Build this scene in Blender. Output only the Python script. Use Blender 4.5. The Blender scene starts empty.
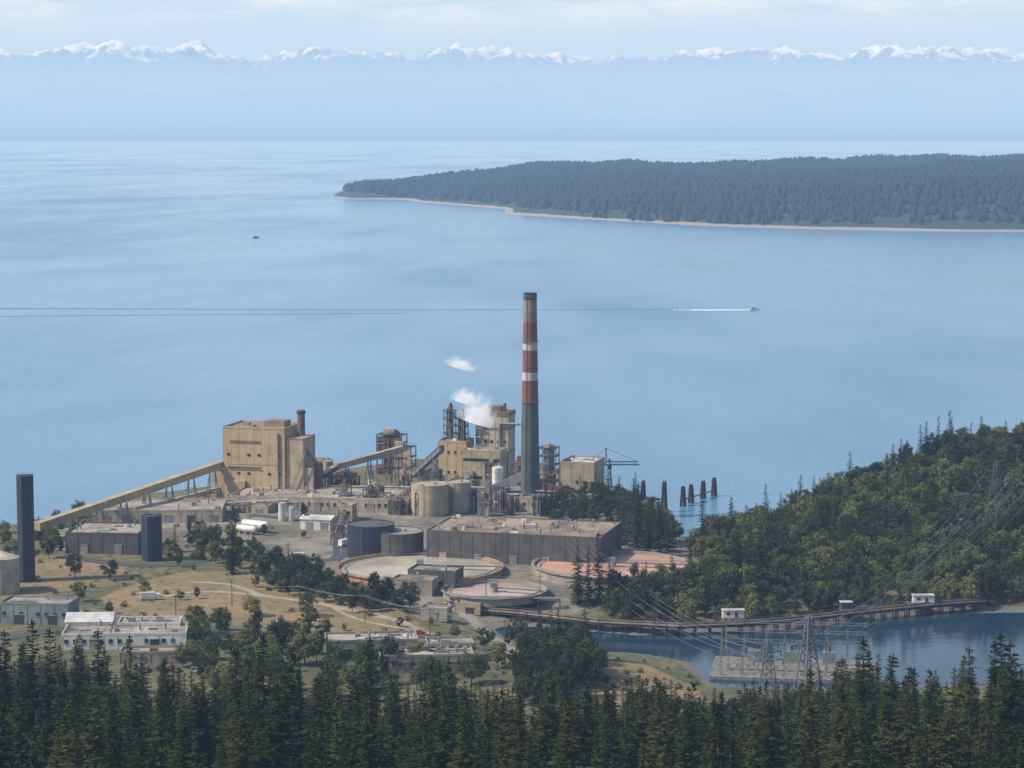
import bpy, math, random
import numpy as np
from mathutils import Vector, Matrix, noise
R=random.Random(11); rng=np.random.default_rng(5)
H=200.;F=2409.;HY=129.
TH=math.atan((384-HY)/F); CT,ST=math.cos(TH),math.sin(TH)
def ray(px,py):
    u=(px-512)/F; v=(384-py)/F
    return u,CT+v*ST,-ST+v*CT
def P(px,py,z=0.):
    d=ray(px,py); t=(z-H)/d[2]; return d[0]*t,d[1]*t
def PT(px,py,Y):
    d=ray(px,py); t=Y/d[1]; return Vector((d[0]*t,Y,H+t*d[2]))
def PROJ(x,y,z):
    w=y*CT-(z-H)*ST; u=y*ST+(z-H)*CT
    return 512+F*x/w, 384-F*u/w
scn=bpy.context.scene
# ---------------------------------------------------------------- materials
def newmat(n):
    m=bpy.data.materials.new(n); m.use_nodes=True; nt=m.node_tree
    for x in list(nt.nodes):
        if x.type!='OUTPUT_MATERIAL' and x.type!='BSDF_PRINCIPLED': nt.nodes.remove(x)
    return m,nt,nt.nodes['Principled BSDF']
def nz(nt,scale,detail=5,vec=None,rough=.6):
    n=nt.nodes.new('ShaderNodeTexNoise'); n.inputs['Scale'].default_value=scale
    n.inputs['Detail'].default_value=detail; n.inputs['Roughness'].default_value=rough
    if vec is not None: nt.links.new(vec,n.inputs['Vector'])
    return n
def ramp(nt,inp,a,b,ca,cb):
    r=nt.nodes.new('ShaderNodeValToRGB'); e=r.color_ramp.elements
    e[0].position=a;e[1].position=b
    e[0].color=(*ca,1) if len(ca)==3 else ca; e[1].color=(*cb,1) if len(cb)==3 else cb
    nt.links.new(inp,r.inputs[0]); return r
def mix(nt,fac,a,b,mode='MIX'):
    m=nt.nodes.new('ShaderNodeMix'); m.data_type='RGBA'; m.blend_type=mode
    for s,v in ((m.inputs[0],fac),(m.inputs[6],a),(m.inputs[7],b)):
        if isinstance(v,bpy.types.NodeSocket): nt.links.new(v,s)
        elif isinstance(v,(int,float)): s.default_value=v
        else: s.default_value=(*v,1)
    return m.outputs[2]
def math_(nt,op,a,b=None):
    m=nt.nodes.new('ShaderNodeMath'); m.operation=op
    for i,v in enumerate((a,b)):
        if v is None: continue
        if isinstance(v,bpy.types.NodeSocket): nt.links.new(v,m.inputs[i])
        else: m.inputs[i].default_value=v
    return m.outputs[0]
def geopos(nt,scale=(1,1,1)):
    g=nt.nodes.new('ShaderNodeNewGeometry'); mp=nt.nodes.new('ShaderNodeMapping')
    mp.inputs['Scale'].default_value=scale; nt.links.new(g.outputs['Position'],mp.inputs['Vector'])
    return mp.outputs[0]
def paint(name,col,rough=.7,var=.35,metal=0,streak=True,scale=.15):
    m,nt,b=newmat(name)
    n=nz(nt,scale,5,geopos(nt,(1,1,1)))
    dark=tuple(c*(1-var) for c in col); lite=tuple(min(1,c*(1+var*.5)) for c in col)
    r=ramp(nt,n.outputs[0],.32,.68,dark,lite); c=r.outputs[0]
    if streak:
        s=nz(nt,1.0,3,geopos(nt,(.8,.8,.05)))
        r2=ramp(nt,s.outputs[0],.48,.75,(1,1,1),(.68,.62,.55)); c=mix(nt,.6,c,r2.outputs[0],'MULTIPLY')
    nt.links.new(c,b.inputs['Base Color']); b.inputs['Roughness'].default_value=rough
    b.inputs['Metallic'].default_value=metal
    return m
M={}
M['tan']=paint('tan_cladding',(.45,.33,.185),var=.2)
M['tan2']=paint('buff_cladding',(.40,.32,.21),var=.3)
M['beige']=paint('beige_concrete',(.42,.355,.26))
M['brown']=paint('brown_cladding',(.17,.115,.08))
M['conc']=paint('weathered_concrete',(.30,.265,.215))
M['dconc']=paint('dark_concrete',(.095,.088,.08))
M['roof']=paint('gravel_roof',(.33,.28,.22),var=.5,streak=False,scale=.08)
M['roofb']=paint('brown_roof',(.31,.22,.145),var=.5,streak=False,scale=.06)
M['roofw']=paint('pale_roof',(.50,.49,.47),var=.4,streak=False,scale=.12)
M['white']=paint('white_paint',(.66,.65,.61),rough=.5,var=.3)
M['navy']=paint('dark_blue_tank_paint',(.022,.032,.05),rough=.5,var=.3)
M['steel']=paint('galvanised_steel',(.24,.25,.26),rough=.5,var=.3,metal=.3)
M['dark']=paint('dark_steel',(.04,.04,.04),rough=.6,var=.4)
M['rust']=paint('rusty_steel',(.17,.09,.055),rough=.8,var=.5)
M['glass']=paint('window_glass',(.03,.04,.05),rough=.15,var=.3,streak=False)
M['red']=paint('faded_red_band',(.20,.075,.052),var=.25)
M['sgrey']=paint('stack_grey',(.09,.10,.095),var=.25)
M['stan']=paint('stack_tan',(.23,.185,.155),var=.25)
M['swhite']=paint('stack_white_band',(.48,.46,.44),var=.15)
M['teal']=paint('grey_green_cladding',(.20,.24,.23))
M['asph']=paint('asphalt',(.06,.058,.055),var=.25,streak=False)
M['dirt']=paint('dirt_track',(.34,.28,.20),rough=.95,var=.3,streak=False)
M['terra']=paint('terracotta_sludge',(.50,.29,.21),rough=.5,var=.25,streak=False,scale=.07)
M['pink']=paint('pinkish_water_surface',(.52,.39,.31),rough=.35,var=.3,streak=False,scale=.05)
M['sand']=paint('pale_tan_basin_surface',(.48,.42,.33),rough=.35,var=.35,streak=False,scale=.05)
M['orange']=paint('ochre_basin_rim',(.38,.22,.11),var=.35)
M['wood']=paint('creosote_timber',(.045,.038,.032),rough=.9,var=.3)
M['bark']=paint('bark',(.09,.065,.045),rough=.95,var=.4,streak=False,scale=2)
M['redcar']=paint('red_vehicle_paint',(.45,.04,.03),rough=.3,var=.05,streak=False)
M['bluecar']=paint('blue_vehicle_paint',(.05,.1,.3),rough=.3,var=.05,streak=False)
M['tyre']=paint('tyre_rubber',(.02,.02,.02),var=.1,streak=False)
M['rock']=paint('riprap_rock',(.2,.19,.17),rough=.95,var=.5,streak=False,scale=.5)
def foliage(name,c1,c2,transl=.0,big=.45):
    m,nt,b=newmat(name)
    oi=nt.nodes.new('ShaderNodeObjectInfo')
    n=nz(nt,big,2,geopos(nt)); 
    a=math_(nt,'ADD',math_(nt,'MULTIPLY',oi.outputs['Random'],.6),math_(nt,'MULTIPLY',n.outputs[0],.6))
    r=ramp(nt,a,.25,.9,c1,c2)
    d=nt.nodes.new('ShaderNodeBsdfDiffuse'); nt.links.new(r.outputs[0],d.inputs[0]); out=d.outputs[0]
    if transl:
        t=nt.nodes.new('ShaderNodeBsdfTranslucent'); nt.links.new(r.outputs[0],t.inputs[0])
        ms=nt.nodes.new('ShaderNodeMixShader'); ms.inputs[0].default_value=transl
        nt.links.new(out,ms.inputs[1]); nt.links.new(t.outputs[0],ms.inputs[2]); out=ms.outputs[0]
    nt.nodes.remove(b); nt.links.new(out,nt.nodes['Material Output'].inputs[0])
    return m
M['fir']=foliage('fir_needles',(.007,.014,.006),(.066,.078,.019))
M['fir2']=foliage('mid_conifer_needles',(.014,.026,.012),(.05,.072,.025))
M['leaf']=foliage('deciduous_leaves',(.045,.065,.018),(.20,.20,.06),.2)
M['leafd']=foliage('dark_leaves',(.018,.034,.012),(.075,.09,.026),.15)
M['broom']=foliage('yellow_broom_flowers',(.10,.11,.02),(.42,.34,.04))
M['isl']=foliage('island_conifers',(.006,.012,.011),(.028,.040,.026),0,.012)
# ---------------------------------------------------------------- mesh builder
class MB:
    def __init__(s): s.v=[];s.f=[];s.m=[];s.s=[];s.mats=[]
    def mi(s,k):
        k=M[k] if isinstance(k,str) else k
        if k not in s.mats: s.mats.append(k)
        return s.mats.index(k)
    def add(s,vs,fs,k,smooth=False):
        o=len(s.v); i=s.mi(k); s.v+=[tuple(v) for v in vs]
        for f in fs: s.f.append([a+o for a in f]); s.m.append(i); s.s.append(smooth)
    def box(s,cx,cy,z0,sx,sy,sz,k,yaw=0.):
        c,n=math.cos(yaw),math.sin(yaw); vs=[]
        for z in (z0,z0+sz):
            for a,b in ((-1,-1),(1,-1),(1,1),(-1,1)):
                x=a*sx/2;y=b*sy/2; vs.append((cx+x*c-y*n,cy+x*n+y*c,z))
        s.add(vs,[(3,2,1,0),(4,5,6,7),(0,1,5,4),(1,2,6,5),(2,3,7,6),(3,0,4,7)],k)
    def cyl(s,cx,cy,z0,r,h,k,r2=None,n=24,cap=None):
        r2=r if r2 is None else r2
        ring=[(math.cos(2*math.pi*i/n),math.sin(2*math.pi*i/n)) for i in range(n)]
        vs=[(cx+r*a,cy+r*b,z0) for a,b in ring]+[(cx+r2*a,cy+r2*b,z0+h) for a,b in ring]
        s.add(vs,[(i,(i+1)%n,n+(i+1)%n,n+i) for i in range(n)],k,True)
        s.add(vs[n:],[tuple(range(n))],cap or k)
    def ring(s,cx,cy,z0,ro,ri,h,k,n=48):
        a=[(math.cos(2*math.pi*i/n),math.sin(2*math.pi*i/n)) for i in range(n)]
        vs=[(cx+r*p,cy+r*q,z) for r,z in ((ro,z0),(ro,z0+h),(ri,z0+h),(ri,z0)) for p,q in a]
        fs=[]
        for L in range(4):
            M2=(L+1)%4
            fs+=[(L*n+i,L*n+(i+1)%n,M2*n+(i+1)%n,M2*n+i) for i in range(n)]
        s.add(vs,fs,k)
    def dome(s,cx,cy,z0,r,h,k,n=24,m=5):
        vs=[];fs=[]
        for j in range(m+1):
            t=j/m*math.pi/2
            for i in range(n): vs.append((cx+r*math.cos(t)*math.cos(2*math.pi*i/n),cy+r*math.cos(t)*math.sin(2*math.pi*i/n),z0+h*math.sin(t)))
        for j in range(m):
            for i in range(n): fs.append((j*n+i,j*n+(i+1)%n,(j+1)*n+(i+1)%n,(j+1)*n+i))
        s.add(vs,fs,k,True)
    def beam(s,p0,p1,w,k,h=None):
        h=w if h is None else h
        p0=Vector(p0);p1=Vector(p1);d=(p1-p0)
        if d.length<1e-6:return
        d.normalize(); up=Vector((0,0,1))
        if abs(d.z)>.98: up=Vector((0,1,0))
        sd=d.cross(up).normalized(); u=sd.cross(d).normalized(); vs=[]
        for p in (p0,p1):
            for a,b in ((-1,-1),(1,-1),(1,1),(-1,1)): vs.append(p+sd*a*w/2+u*b*h/2)
        s.add(vs,[(3,2,1,0),(4,5,6,7),(0,1,5,4),(1,2,6,5),(2,3,7,6),(3,0,4,7)],k)
    def tube(s,p0,p1,r,k,n=10,r2=None):
        r2=r if r2 is None else r2
        p0=Vector(p0);p1=Vector(p1);d=(p1-p0).normalized(); up=Vector((0,0,1))
        if abs(d.z)>.98: up=Vector((0,1,0))
        a=d.cross(up).normalized(); b=a.cross(d)
        vs=[p+(a*math.cos(2*math.pi*i/n)+b*math.sin(2*math.pi*i/n))*rr for p,rr in ((p0,r),(p1,r2)) for i in range(n)]
        s.add(vs,[(i,(i+1)%n,n+(i+1)%n,n+i) for i in range(n)],k,True)
        s.add(vs,[tuple(range(n)),tuple(range(n,2*n))],k)
    def mesh(s,name):
        me=bpy.data.meshes.new(name); me.from_pydata(s.v,[],s.f)
        for m in s.mats: me.materials.append(m)
        me.polygons.foreach_set('material_index',s.m); me.polygons.foreach_set('use_smooth',s.s)
        me.update(); return me
    def obj(s,name,loc=(0,0,0),yaw=0.,parent=None):
        o=bpy.data.objects.new(name,s.mesh(name)); scn.collection.objects.link(o)
        o.location=loc;o.rotation_euler=(0,0,yaw)
        if parent: o.parent=parent
        return o
def empty(name):
    e=bpy.data.objects.new(name,None); scn.collection.objects.link(e); return e
# ---------------------------------------------------------------- terrain
def sdf(poly,X,Y):
    X=np.asarray(X,float);Y=np.asarray(Y,float)
    ins=np.zeros(X.shape,bool); dm=np.full(X.shape,1e18); n=len(poly)
    for i in range(n):
        x0,y0=poly[i];x1,y1=poly[(i+1)%n]
        dx,dy=x1-x0,y1-y0
        t=np.clip(((X-x0)*dx+(Y-y0)*dy)/(dx*dx+dy*dy+1e-9),0,1)
        dm=np.minimum(dm,(X-x0-t*dx)**2+(Y-y0-t*dy)**2)
        if dy!=0:
            c=((y0>Y)!=(y1>Y))&(X<(dx*(Y-y0)/dy+x0)); ins^=c
    d=np.sqrt(dm); return np.where(ins,d,-d)
def ss(a,b,x):
    t=np.clip((x-a)/(b-a),0,1); return t*t*(3-2*t)
back=[(-900,560),(-200,545),(0,534),(45,524),(80,514),(120,505),(215,495),(320,480),(400,468),(520,470),(590,480),(622,492),(650,503),(672,512),(676,530),(688,546),(698,541),(712,528),(750,516),(850,502),(950,487),(1024,477),(1500,455)]
LAND=[P(a,b) for a,b in back]+[(1100,-500),(-1100,-500),(-1100,1100)]
RIV=[P(a,b) for a,b in [(498,628),(530,627),(560,631),(600,634),(640,636),(740,630),(860,620),(985,612),(1500,616),(1500,720),(1024,690),(960,684),(900,688),(800,690),(715,686),(692,662),(640,654),(590,650),(540,641),(505,638)]]
def wob(X,Y,s,a): return a*(np.sin(X/s+1.3*np.sin(Y/s*.7))+np.sin(Y/s*1.1+2*np.sin(X/s*.6)))
def G(X,Y):
    X=np.asarray(X,float);Y=np.asarray(Y,float)
    sd=sdf(LAND,X,Y)+wob(X,Y,9,.8)
    sl=np.where(X>95,.14,.45)
    fg=np.interp(Y,[-500,0,100,200,300,400,500,600,700,790],[205,190,160,128,96,64,44,26,10,0])
    base=8+ss(1060,900,Y)*-2
    hill=27*ss(90,275,X)*ss(985,1180,Y)*(1-ss(1225,1420,Y))
    z=base+fg+wob(X,Y,37,.25)+hill*(1+wob(X,Y,28,.07))
    z=np.where(sd<0,np.maximum(-8,sd*.3),np.minimum(z,np.maximum(sd*sl,0)+hill*ss(0,60,sd)))
    rs=-sdf(RIV,X,Y)+wob(X,Y,7,.6)
    rz=np.where(rs<0,np.maximum(-3,rs*.4),rs*.16+.2)
    return np.minimum(z,rz)
def g(x,y): return float(G(np.array([x]),np.array([y]))[0])
def PG(px,py):
    z=8.
    for _ in range(6):
        x,y=P(px,py,z); z=g(x,y)
    return x,y,z
xs=np.arange(-700,701,4.); ys=np.arange(-300,1621,4.)
GX,GY=np.meshgrid(xs,ys); GZ=G(GX,GY)
def gridmesh(name,GX,GY,GZ,mat,smooth=True):
    ny,nx=GX.shape
    me=bpy.data.meshes.new(name)
    co=np.stack([GX,GY,GZ],-1).reshape(-1,3)
    i=np.arange(nx*ny).reshape(ny,nx)
    q=np.stack([i[:-1,:-1],i[:-1,1:],i[1:,1:],i[1:,:-1]],-1).reshape(-1,4)
    me.vertices.add(len(co)); me.vertices.foreach_set('co',co.ravel().astype(np.float32))
    me.loops.add(q.size); me.loops.foreach_set('vertex_index',q.ravel().astype(np.int32))
    me.polygons.add(len(q)); me.polygons.foreach_set('loop_start',np.arange(0,q.size,4,dtype=np.int32))
    me.polygons.foreach_set('use_smooth',np.full(len(q),smooth))
    me.update(calc_edges=True); me.validate(); me.materials.append(mat)
    o=bpy.data.objects.new(name,me); scn.collection.objects.link(o); return o
m,nt,b=newmat('ground_grass_and_yard')
at=nt.nodes.new('ShaderNodeVertexColor'); at.layer_name='zone'
sep=nt.nodes.new('ShaderNodeSeparateColor'); nt.links.new(at.outputs[0],sep.inputs[0])
gp=geopos(nt)
n1=nz(nt,.03,8,gp); n2=nz(nt,.25,6,gp); n4=nz(nt,.05,7,gp,.7)
grass=ramp(nt,n1.outputs[0],.35,.65,(.075,.08,.03),(.19,.155,.07)).outputs[0]
grass=mix(nt,ramp(nt,n2.outputs[0],.45,.65,(0,0,0),(1,1,1)).outputs[0],grass,(.05,.06,.022))
dry=ramp(nt,n1.outputs[0],.38,.62,(.27,.18,.09),(.17,.14,.06)).outputs[0]
dry=mix(nt,ramp(nt,n2.outputs[0],.48,.68,(0,0,0),(.9,.9,.9)).outputs[0],dry,(.09,.085,.035))
yard=ramp(nt,n4.outputs[0],.38,.62,(.10,.088,.07),(.28,.24,.18)).outputs[0]
yard=mix(nt,ramp(nt,n1.outputs[0],.5,.62,(0,0,0),(.8,.8,.8)).outputs[0],yard,(.11,.10,.05))
def zf(o): return ramp(nt,math_(nt,'ADD',o,math_(nt,'MULTIPLY',math_(nt,'SUBTRACT',n4.outputs[0],.5),.9)),.42,.58,(0,0,0),(1,1,1)).outputs[0]
c=mix(nt,zf(sep.outputs[1]),grass,dry); c=mix(nt,zf(sep.outputs[0]),c,yard); c=mix(nt,zf(sep.outputs[2]),c,(.15,.135,.115))
nt.links.new(c,b.inputs['Base Color']); b.inputs['Roughness'].default_value=.95
bp=nt.nodes.new('ShaderNodeBump'); bp.inputs['Distance'].default_value=1.2; bp.inputs['Strength'].default_value=.6
nt.links.new(n2.outputs[0],bp.inputs['Height']); nt.links.new(bp.outputs[0],b.inputs['Normal'])
ground=gridmesh('ground',GX,GY,GZ,m)
def zone(polys,soft=10):
    z=np.zeros(GX.shape)
    for p in polys:
        z=np.maximum(z,np.clip(.5+sdf([P(a,c,8) for a,c in p],GX,GY)/soft,0,1))
    return z
yz=zone([[(60,528),(200,503),(330,492),(420,480),(600,484),(640,505),(690,552),(690,570),(560,606),(420,612),(330,575),(230,552),(150,552),(60,556)]])
dz=zone([[(100,595),(150,578),(190,570),(260,571),(300,588),(400,606),(440,630),(330,636),(250,620),(180,624),(110,614)],[(570,660),(640,652),(690,668),(700,694),(580,700)],[(0,560),(60,556),(130,565),(120,582),(0,600)]])
sh=np.clip(1-(GZ-.3)/1.5,0,1)*(GY>820)
zc=np.stack([yz,dz,sh,np.ones_like(yz)],-1).reshape(-1)
ca=ground.data.color_attributes.new('zone','FLOAT_COLOR','POINT'); ca.data.foreach_set('color',zc.astype(np.float32))
# ---------------------------------------------------------------- water
def watermat(name,base,r0,r1,bs,river=False):
    m,nt,b=newmat(name)
    b.inputs['Base Color'].default_value=(*base,1); b.inputs['IOR'].default_value=1.33
    if river:
        b.inputs['Roughness'].default_value=r0
    else:
        st=nz(nt,.0009,6,geopos(nt,(1.5,.6,1)),.6); s2=nz(nt,.006,4,geopos(nt,(1.,.35,1)),.6)
        v=math_(nt,'ADD',math_(nt,'MULTIPLY',st.outputs[0],.75),math_(nt,'MULTIPLY',s2.outputs[0],.25))
        r=ramp(nt,v,.4,.62,(r0,)*3,(r1,)*3); nt.links.new(r.outputs[0],b.inputs['Roughness'])
        cc=ramp(nt,v,.4,.62,tuple(x*1.12 for x in base),tuple(x*.85 for x in base)); nt.links.new(cc.outputs[0],b.inputs['Base Color'])
    a=nz(nt,.13,5,geopos(nt,(.8,1.3,1)),.65); bp=nt.nodes.new('ShaderNodeBump'); bp.inputs['Strength'].default_value=1
    bp.inputs['Distance'].default_value=bs; nt.links.new(a.outputs[0],bp.inputs['Height']); nt.links.new(bp.outputs[0],b.inputs['Normal'])
    return m
sea=MB(); sea.add([(-60000,-3000,0),(60000,-3000,0),(60000,88000,0),(-60000,88000,0)],[(0,1,2,3)],watermat('sea_water',(.105,.235,.365),.12,.30,.8)); sea.obj('sea')
rv=MB(); rv.add([(x,y,.25) for x,y in [P(a,c) for a,c in [(470,620),(1600,606),(1600,760),(470,730)]]],[(0,1,2,3)],watermat('river_water',(.015,.04,.07),.07,.1,.10,True)); rv.obj('river')
# ---------------------------------------------------------------- island
fr=[(335,197),(345,199),(395,200),(450,205),(490,209),(512,214),(600,220),(700,226),(800,229),(900,231),(1024,232),(1300,236),(1600,240)]
bk=[(1600,186),(1024,184),(700,185),(450,188),(345,193.5)]
ISL=[P(a,b) for a,b in fr+bk]
def IH(X,Y):
    sd=sdf(ISL,X,Y)+wob(X,Y,120,12)
    crest=np.interp(X,[-500,-200,400,1300,2500],[60,66,70,84,84])
    bw=24+14*np.sin(X/210.)
    h=np.where(sd<bw,sd*.06,1.6+crest*(1-np.exp(-(np.maximum(sd,bw)-bw)/240))*(1+wob(X,Y,210,.07)))
    cl=np.clip((sd-bw)/14,0,1)*9*(.5+.5*np.sin(X/140+np.sin(X/60)))
    return np.where(sd<0,-5,h+np.where(sd>bw,cl,0)),sd
ix=np.arange(-700,3400,12.);iy=np.arange(4100,9000,16.)
IX,IY=np.meshgrid(ix,iy); IZ,_=IH(IX,IY)
m,nt,b=newmat('island_ground')
s=nt.nodes.new('ShaderNodeSeparateXYZ'); g0=nt.nodes.new('ShaderNodeNewGeometry'); nt.links.new(g0.outputs['Position'],s.inputs[0])
n=nz(nt,.008,6,geopos(nt),.7); z=math_(nt,'SUBTRACT',s.outputs[2],math_(nt,'MULTIPLY',n.outputs[0],7))
c=ramp(nt,z,.0,1.0,(.28,.245,.20),(.02,.035,.025)).outputs[0]
nt.links.new(c,b.inputs['Base Color']); b.inputs['Roughness'].default_value=.95
gridmesh('island',IX,IY,IZ,m)
N=30000
tx=rng.uniform(-560,2700,N*2);ty=rng.uniform(4300,8200,N*2)
tz,tsd=IH(tx,ty)
bare=((np.sin(tx/97.)+np.sin(tx/41.+2))>1.55)&(tsd<85)
keep=(tsd>38+14*np.sin(tx/160.)*np.sin(tx/57.))&(~bare)&(tsd<1900); tx,ty,tz,tsd=tx[keep],ty[keep],tz[keep],tsd[keep]
k=len(tx); hh=rng.uniform(10,24,k)*(1+.25*np.sin(tx/83.)*np.sin(ty/120.)); rr=hh*rng.uniform(.28,.5,k); ang=rng.uniform(0,6.28,k)
NS=6
vv=np.zeros((k,2*NS+1,3))
for i in range(NS):
    a=ang+2*math.pi*i/NS; j1=rng.uniform(.6,1.3,k); j2=rng.uniform(.45,.9,k)
    vv[:,i]=np.stack([tx+rr*j1*np.cos(a),ty+rr*j1*np.sin(a),tz+hh*.08],-1)
    vv[:,NS+i]=np.stack([tx+rr*j2*np.cos(a),ty+rr*j2*np.sin(a),tz+hh*rng.uniform(.45,.75,k)],-1)
vv[:,2*NS]=np.stack([tx,ty,tz+hh],-1)
fs=[]
for i in range(NS):
    j=(i+1)%NS; fs+=[(i,j,NS+j),(i,NS+j,NS+i),(NS+i,NS+j,2*NS)]
fs=np.array(fs); FA=(fs[None]+(np.arange(k)*(2*NS+1))[:,None,None]).reshape(-1,3)
me=bpy.data.meshes.new('island_forest'); me.vertices.add(k*(2*NS+1)); me.vertices.foreach_set('co',vv.ravel().astype(np.float32))
me.loops.add(FA.size); me.loops.foreach_set('vertex_index',FA.ravel().astype(np.int32)); me.polygons.add(len(FA)); me.polygons.foreach_set('loop_start',np.arange(0,FA.size,3,dtype=np.int32))
me.update(calc_edges=True); me.materials.append(M['isl']); scn.collection.objects.link(bpy.data.objects.new('island_forest',me))
# ---------------------------------------------------------------- mainland + mountains
mx=np.linspace(-27000,27000,560); my=np.linspace(38500,82000,250)
MX,MY=np.meshgrid(mx,my); MZ=np.zeros(MX.shape)
for j in range(len(my)):
    Y=my[j]
    env=np.interp(Y,[38500,39300,46000,52000,60000,68000,74000,82000],[-30,120,210,620,1150,1600,1720,1500])
    amp=np.interp(Y,[38500,42000,46000,52000,60000,68000],[30,70,150,520,820,950])
    for i in range(len(mx)):
        X=mx[i]
        rm=noise.ridged_multi_fractal(Vector((X/5200.,Y/6800.,3.1)),.85,2.15,8,1.0,2.0)
        lo=noise.fractal(Vector((X/9000.,Y/9000.,9.)),1.,2.,3)
        MZ[j,i]=env*(1+.17*lo)+amp*(rm-.9)+ (230*math.exp(-((X+10500)/2600)**2) if Y>60000 else 0)
MZ[0,:]=-50
m,nt,b=newmat('mountain_rock_snow')
g0=nt.nodes.new('ShaderNodeNewGeometry'); s=nt.nodes.new('ShaderNodeSeparateXYZ'); nt.links.new(g0.outputs['Position'],s.inputs[0])
sn=nt.nodes.new('ShaderNodeSeparateXYZ'); nt.links.new(g0.outputs['Normal'],sn.inputs[0])
n=nz(nt,.0011,8,geopos(nt),.75)
a=math_(nt,'ADD',math_(nt,'DIVIDE',s.outputs[2],2600.),math_(nt,'MULTIPLY',math_(nt,'SUBTRACT',n.outputs[0],.5),1.1))
a=math_(nt,'ADD',a,math_(nt,'MULTIPLY',math_(nt,'SUBTRACT',sn.outputs[2],.85),.45))
body=ramp(nt,math_(nt,'DIVIDE',s.outputs[2],1500.),.15,.8,(.015,.03,.035),(.10,.115,.125)).outputs[0]
c=mix(nt,ramp(nt,a,.86,.97,(0,0,0),(1,1,1)).outputs[0],body,(.92,.92,.90))
nt.links.new(c,b.inputs['Base Color']); b.inputs['Roughness'].default_value=.9
gridmesh('mountains',MX,MY,MZ,m)
# ---------------------------------------------------------------- tree prototypes
def quad(vs,fs,c,d,n,l,w):
    o=len(vs); s=d.cross(n)
    if s.length<1e-4: s=Vector((1,0,0))
    s.normalize()
    vs+= [c-s*w*.5, c+d*l*.5-s*w*.35, c+d*l+s*0, c+d*l*.5+s*w*.5]; fs.append((o,o+1,o+2,o+3))
def conifer(name,h,rad,mat,seed,whorls=34,br=8,bare=.06,sub=4):
    r=random.Random(seed); mb=MB(); mb.tube((0,0,-1),(0,0,h*.98),.42*h/25,'bark',7,.04)
    vs=[];fs=[]
    for i in range(whorls):
        t=bare+(1-bare)*(i/whorls)**.92
        z=h*t; L=rad*((1-t)**.75)*r.uniform(.7,1.2)+.25
        if r.random()<.12: L*=.5
        for j in range(br if t<.8 else 5):
            a=r.uniform(0,6.283); l=L*r.uniform(.55,1.25); dr=r.uniform(.15,.5)*(1-t*.9)-.25*t
            d=Vector((math.cos(a),math.sin(a),-dr)).normalized(); p0=Vector((0,0,z+r.uniform(-.3,.3)))
            side=d.cross(Vector((0,0,1))).normalized()
            if l>1.2: mb.tube(p0,p0+d*l*.8,.06,'bark',3,.02)
            for q in range(sub):
                f=(q+.4)/sub*.95
                for sg in (-1,1):
                    dd=(d+side*sg*r.uniform(.3,.95)+Vector((0,0,r.uniform(-.45,.12)))).normalized()
                    nn=Vector((r.uniform(-.5,.5),r.uniform(-.5,.5),1)).normalized()
                    quad(vs,fs,p0+d*l*f,dd,nn,max(.5,l*.36*(1.15-f*.5)),max(.35,l*.2))
            quad(vs,fs,p0+d*l*.75,d,Vector((0,0,1)),l*.35,max(.25,l*.16))
    quad(vs,fs,Vector((0,0,h*.94)),Vector((0,0,1)),Vector((1,0,0)),h*.08,.35)
    quad(vs,fs,Vector((0,0,h*.94)),Vector((0,0,1)),Vector((0,1,0)),h*.08,.35)
    mb.add(vs,fs,mat); return mb.mesh(name)
def decid(name,h,rad,mat,seed,clumps=46,lv=40,low=.2,ls=.6):
    r=random.Random(seed); mb=MB(); top=h*.45
    mb.tube((0,0,-1),(0,0,top),.3*h/12,'bark',7,.15*h/12)
    cs=[]
    for i in range(clumps):
        while True:
            x,y,z=[r.uniform(-1,1) for _ in range(3)]
            q=x*x+y*y+z*z
            if .2<q<1: break
        zz=h*(low+(1-low)*(.5+.5*z)); w=rad*(.72+.28*r.random())
        if z<-.3: w*=.85
        cs.append((Vector((x*w,y*w,zz)),r.uniform(.16,.32)*rad))
    for c,_ in cs[:7]: mb.tube((0,0,top*r.uniform(.5,1)),c,.12*h/12,'bark',4,.03)
    vs=[];fs=[]
    for c,cr in cs:
        for _ in range(lv):
            d=Vector([r.gauss(0,1) for _ in range(3)]).normalized(); p=c+Vector((d.x,d.y,d.z*.75))*cr*r.uniform(.6,1.15)
            e=Vector([r.gauss(0,1) for _ in range(3)]).normalized()
            quad(vs,fs,p,e,(d+Vector((0,0,.4))).normalized(),ls*r.uniform(.7,1.4),ls)
    mb.add(vs,fs,mat); return mb.mesh(name)
FIR=[conifer('fir_mesh',25,r_,'fir',40+i,34,8,bb) for i,(r_,bb) in enumerate([(4.6,.06),(3.8,.1),(5.4,.05),(3.4,.15),(4.8,.08),(5.0,.2)])]
FIRM=[conifer('mid_fir_mesh',20,r_,'fir2',60+i,26,7,.06,3) for i,r_ in enumerate([4.0,3.4,4.4])]
DEC=[decid('leafy_mesh',11,r_,'leaf',80+i) for i,r_ in enumerate([4.6,4.0,5.2,4.4])]
DECD=[decid('dark_leafy_mesh',12,r_,'leafd',90+i) for i,r_ in enumerate([4.6,4.0,5.2])]
BUSH=[decid('bush_mesh',3.2,2.3,'leaf',95+i,18,36,.0,.4) for i in range(3)]
BROOM=[decid('broom_mesh',2.4,2.2,'broom',105+i,18,36,.0,.4) for i in range(2)]
def inst(me,name,x,y,z,s,parent=None):
    o=bpy.data.objects.new(name,me); scn.collection.objects.link(o); o.location=(x,y,z-.2)
    o.rotation_euler=(R.uniform(-.04,.04),R.uniform(-.04,.04),R.uniform(0,6.28)); o.scale=(s*R.uniform(.88,1.12),s*R.uniform(.88,1.12),s)
    if parent: o.parent=parent
    return o
TANKS=[]
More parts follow.
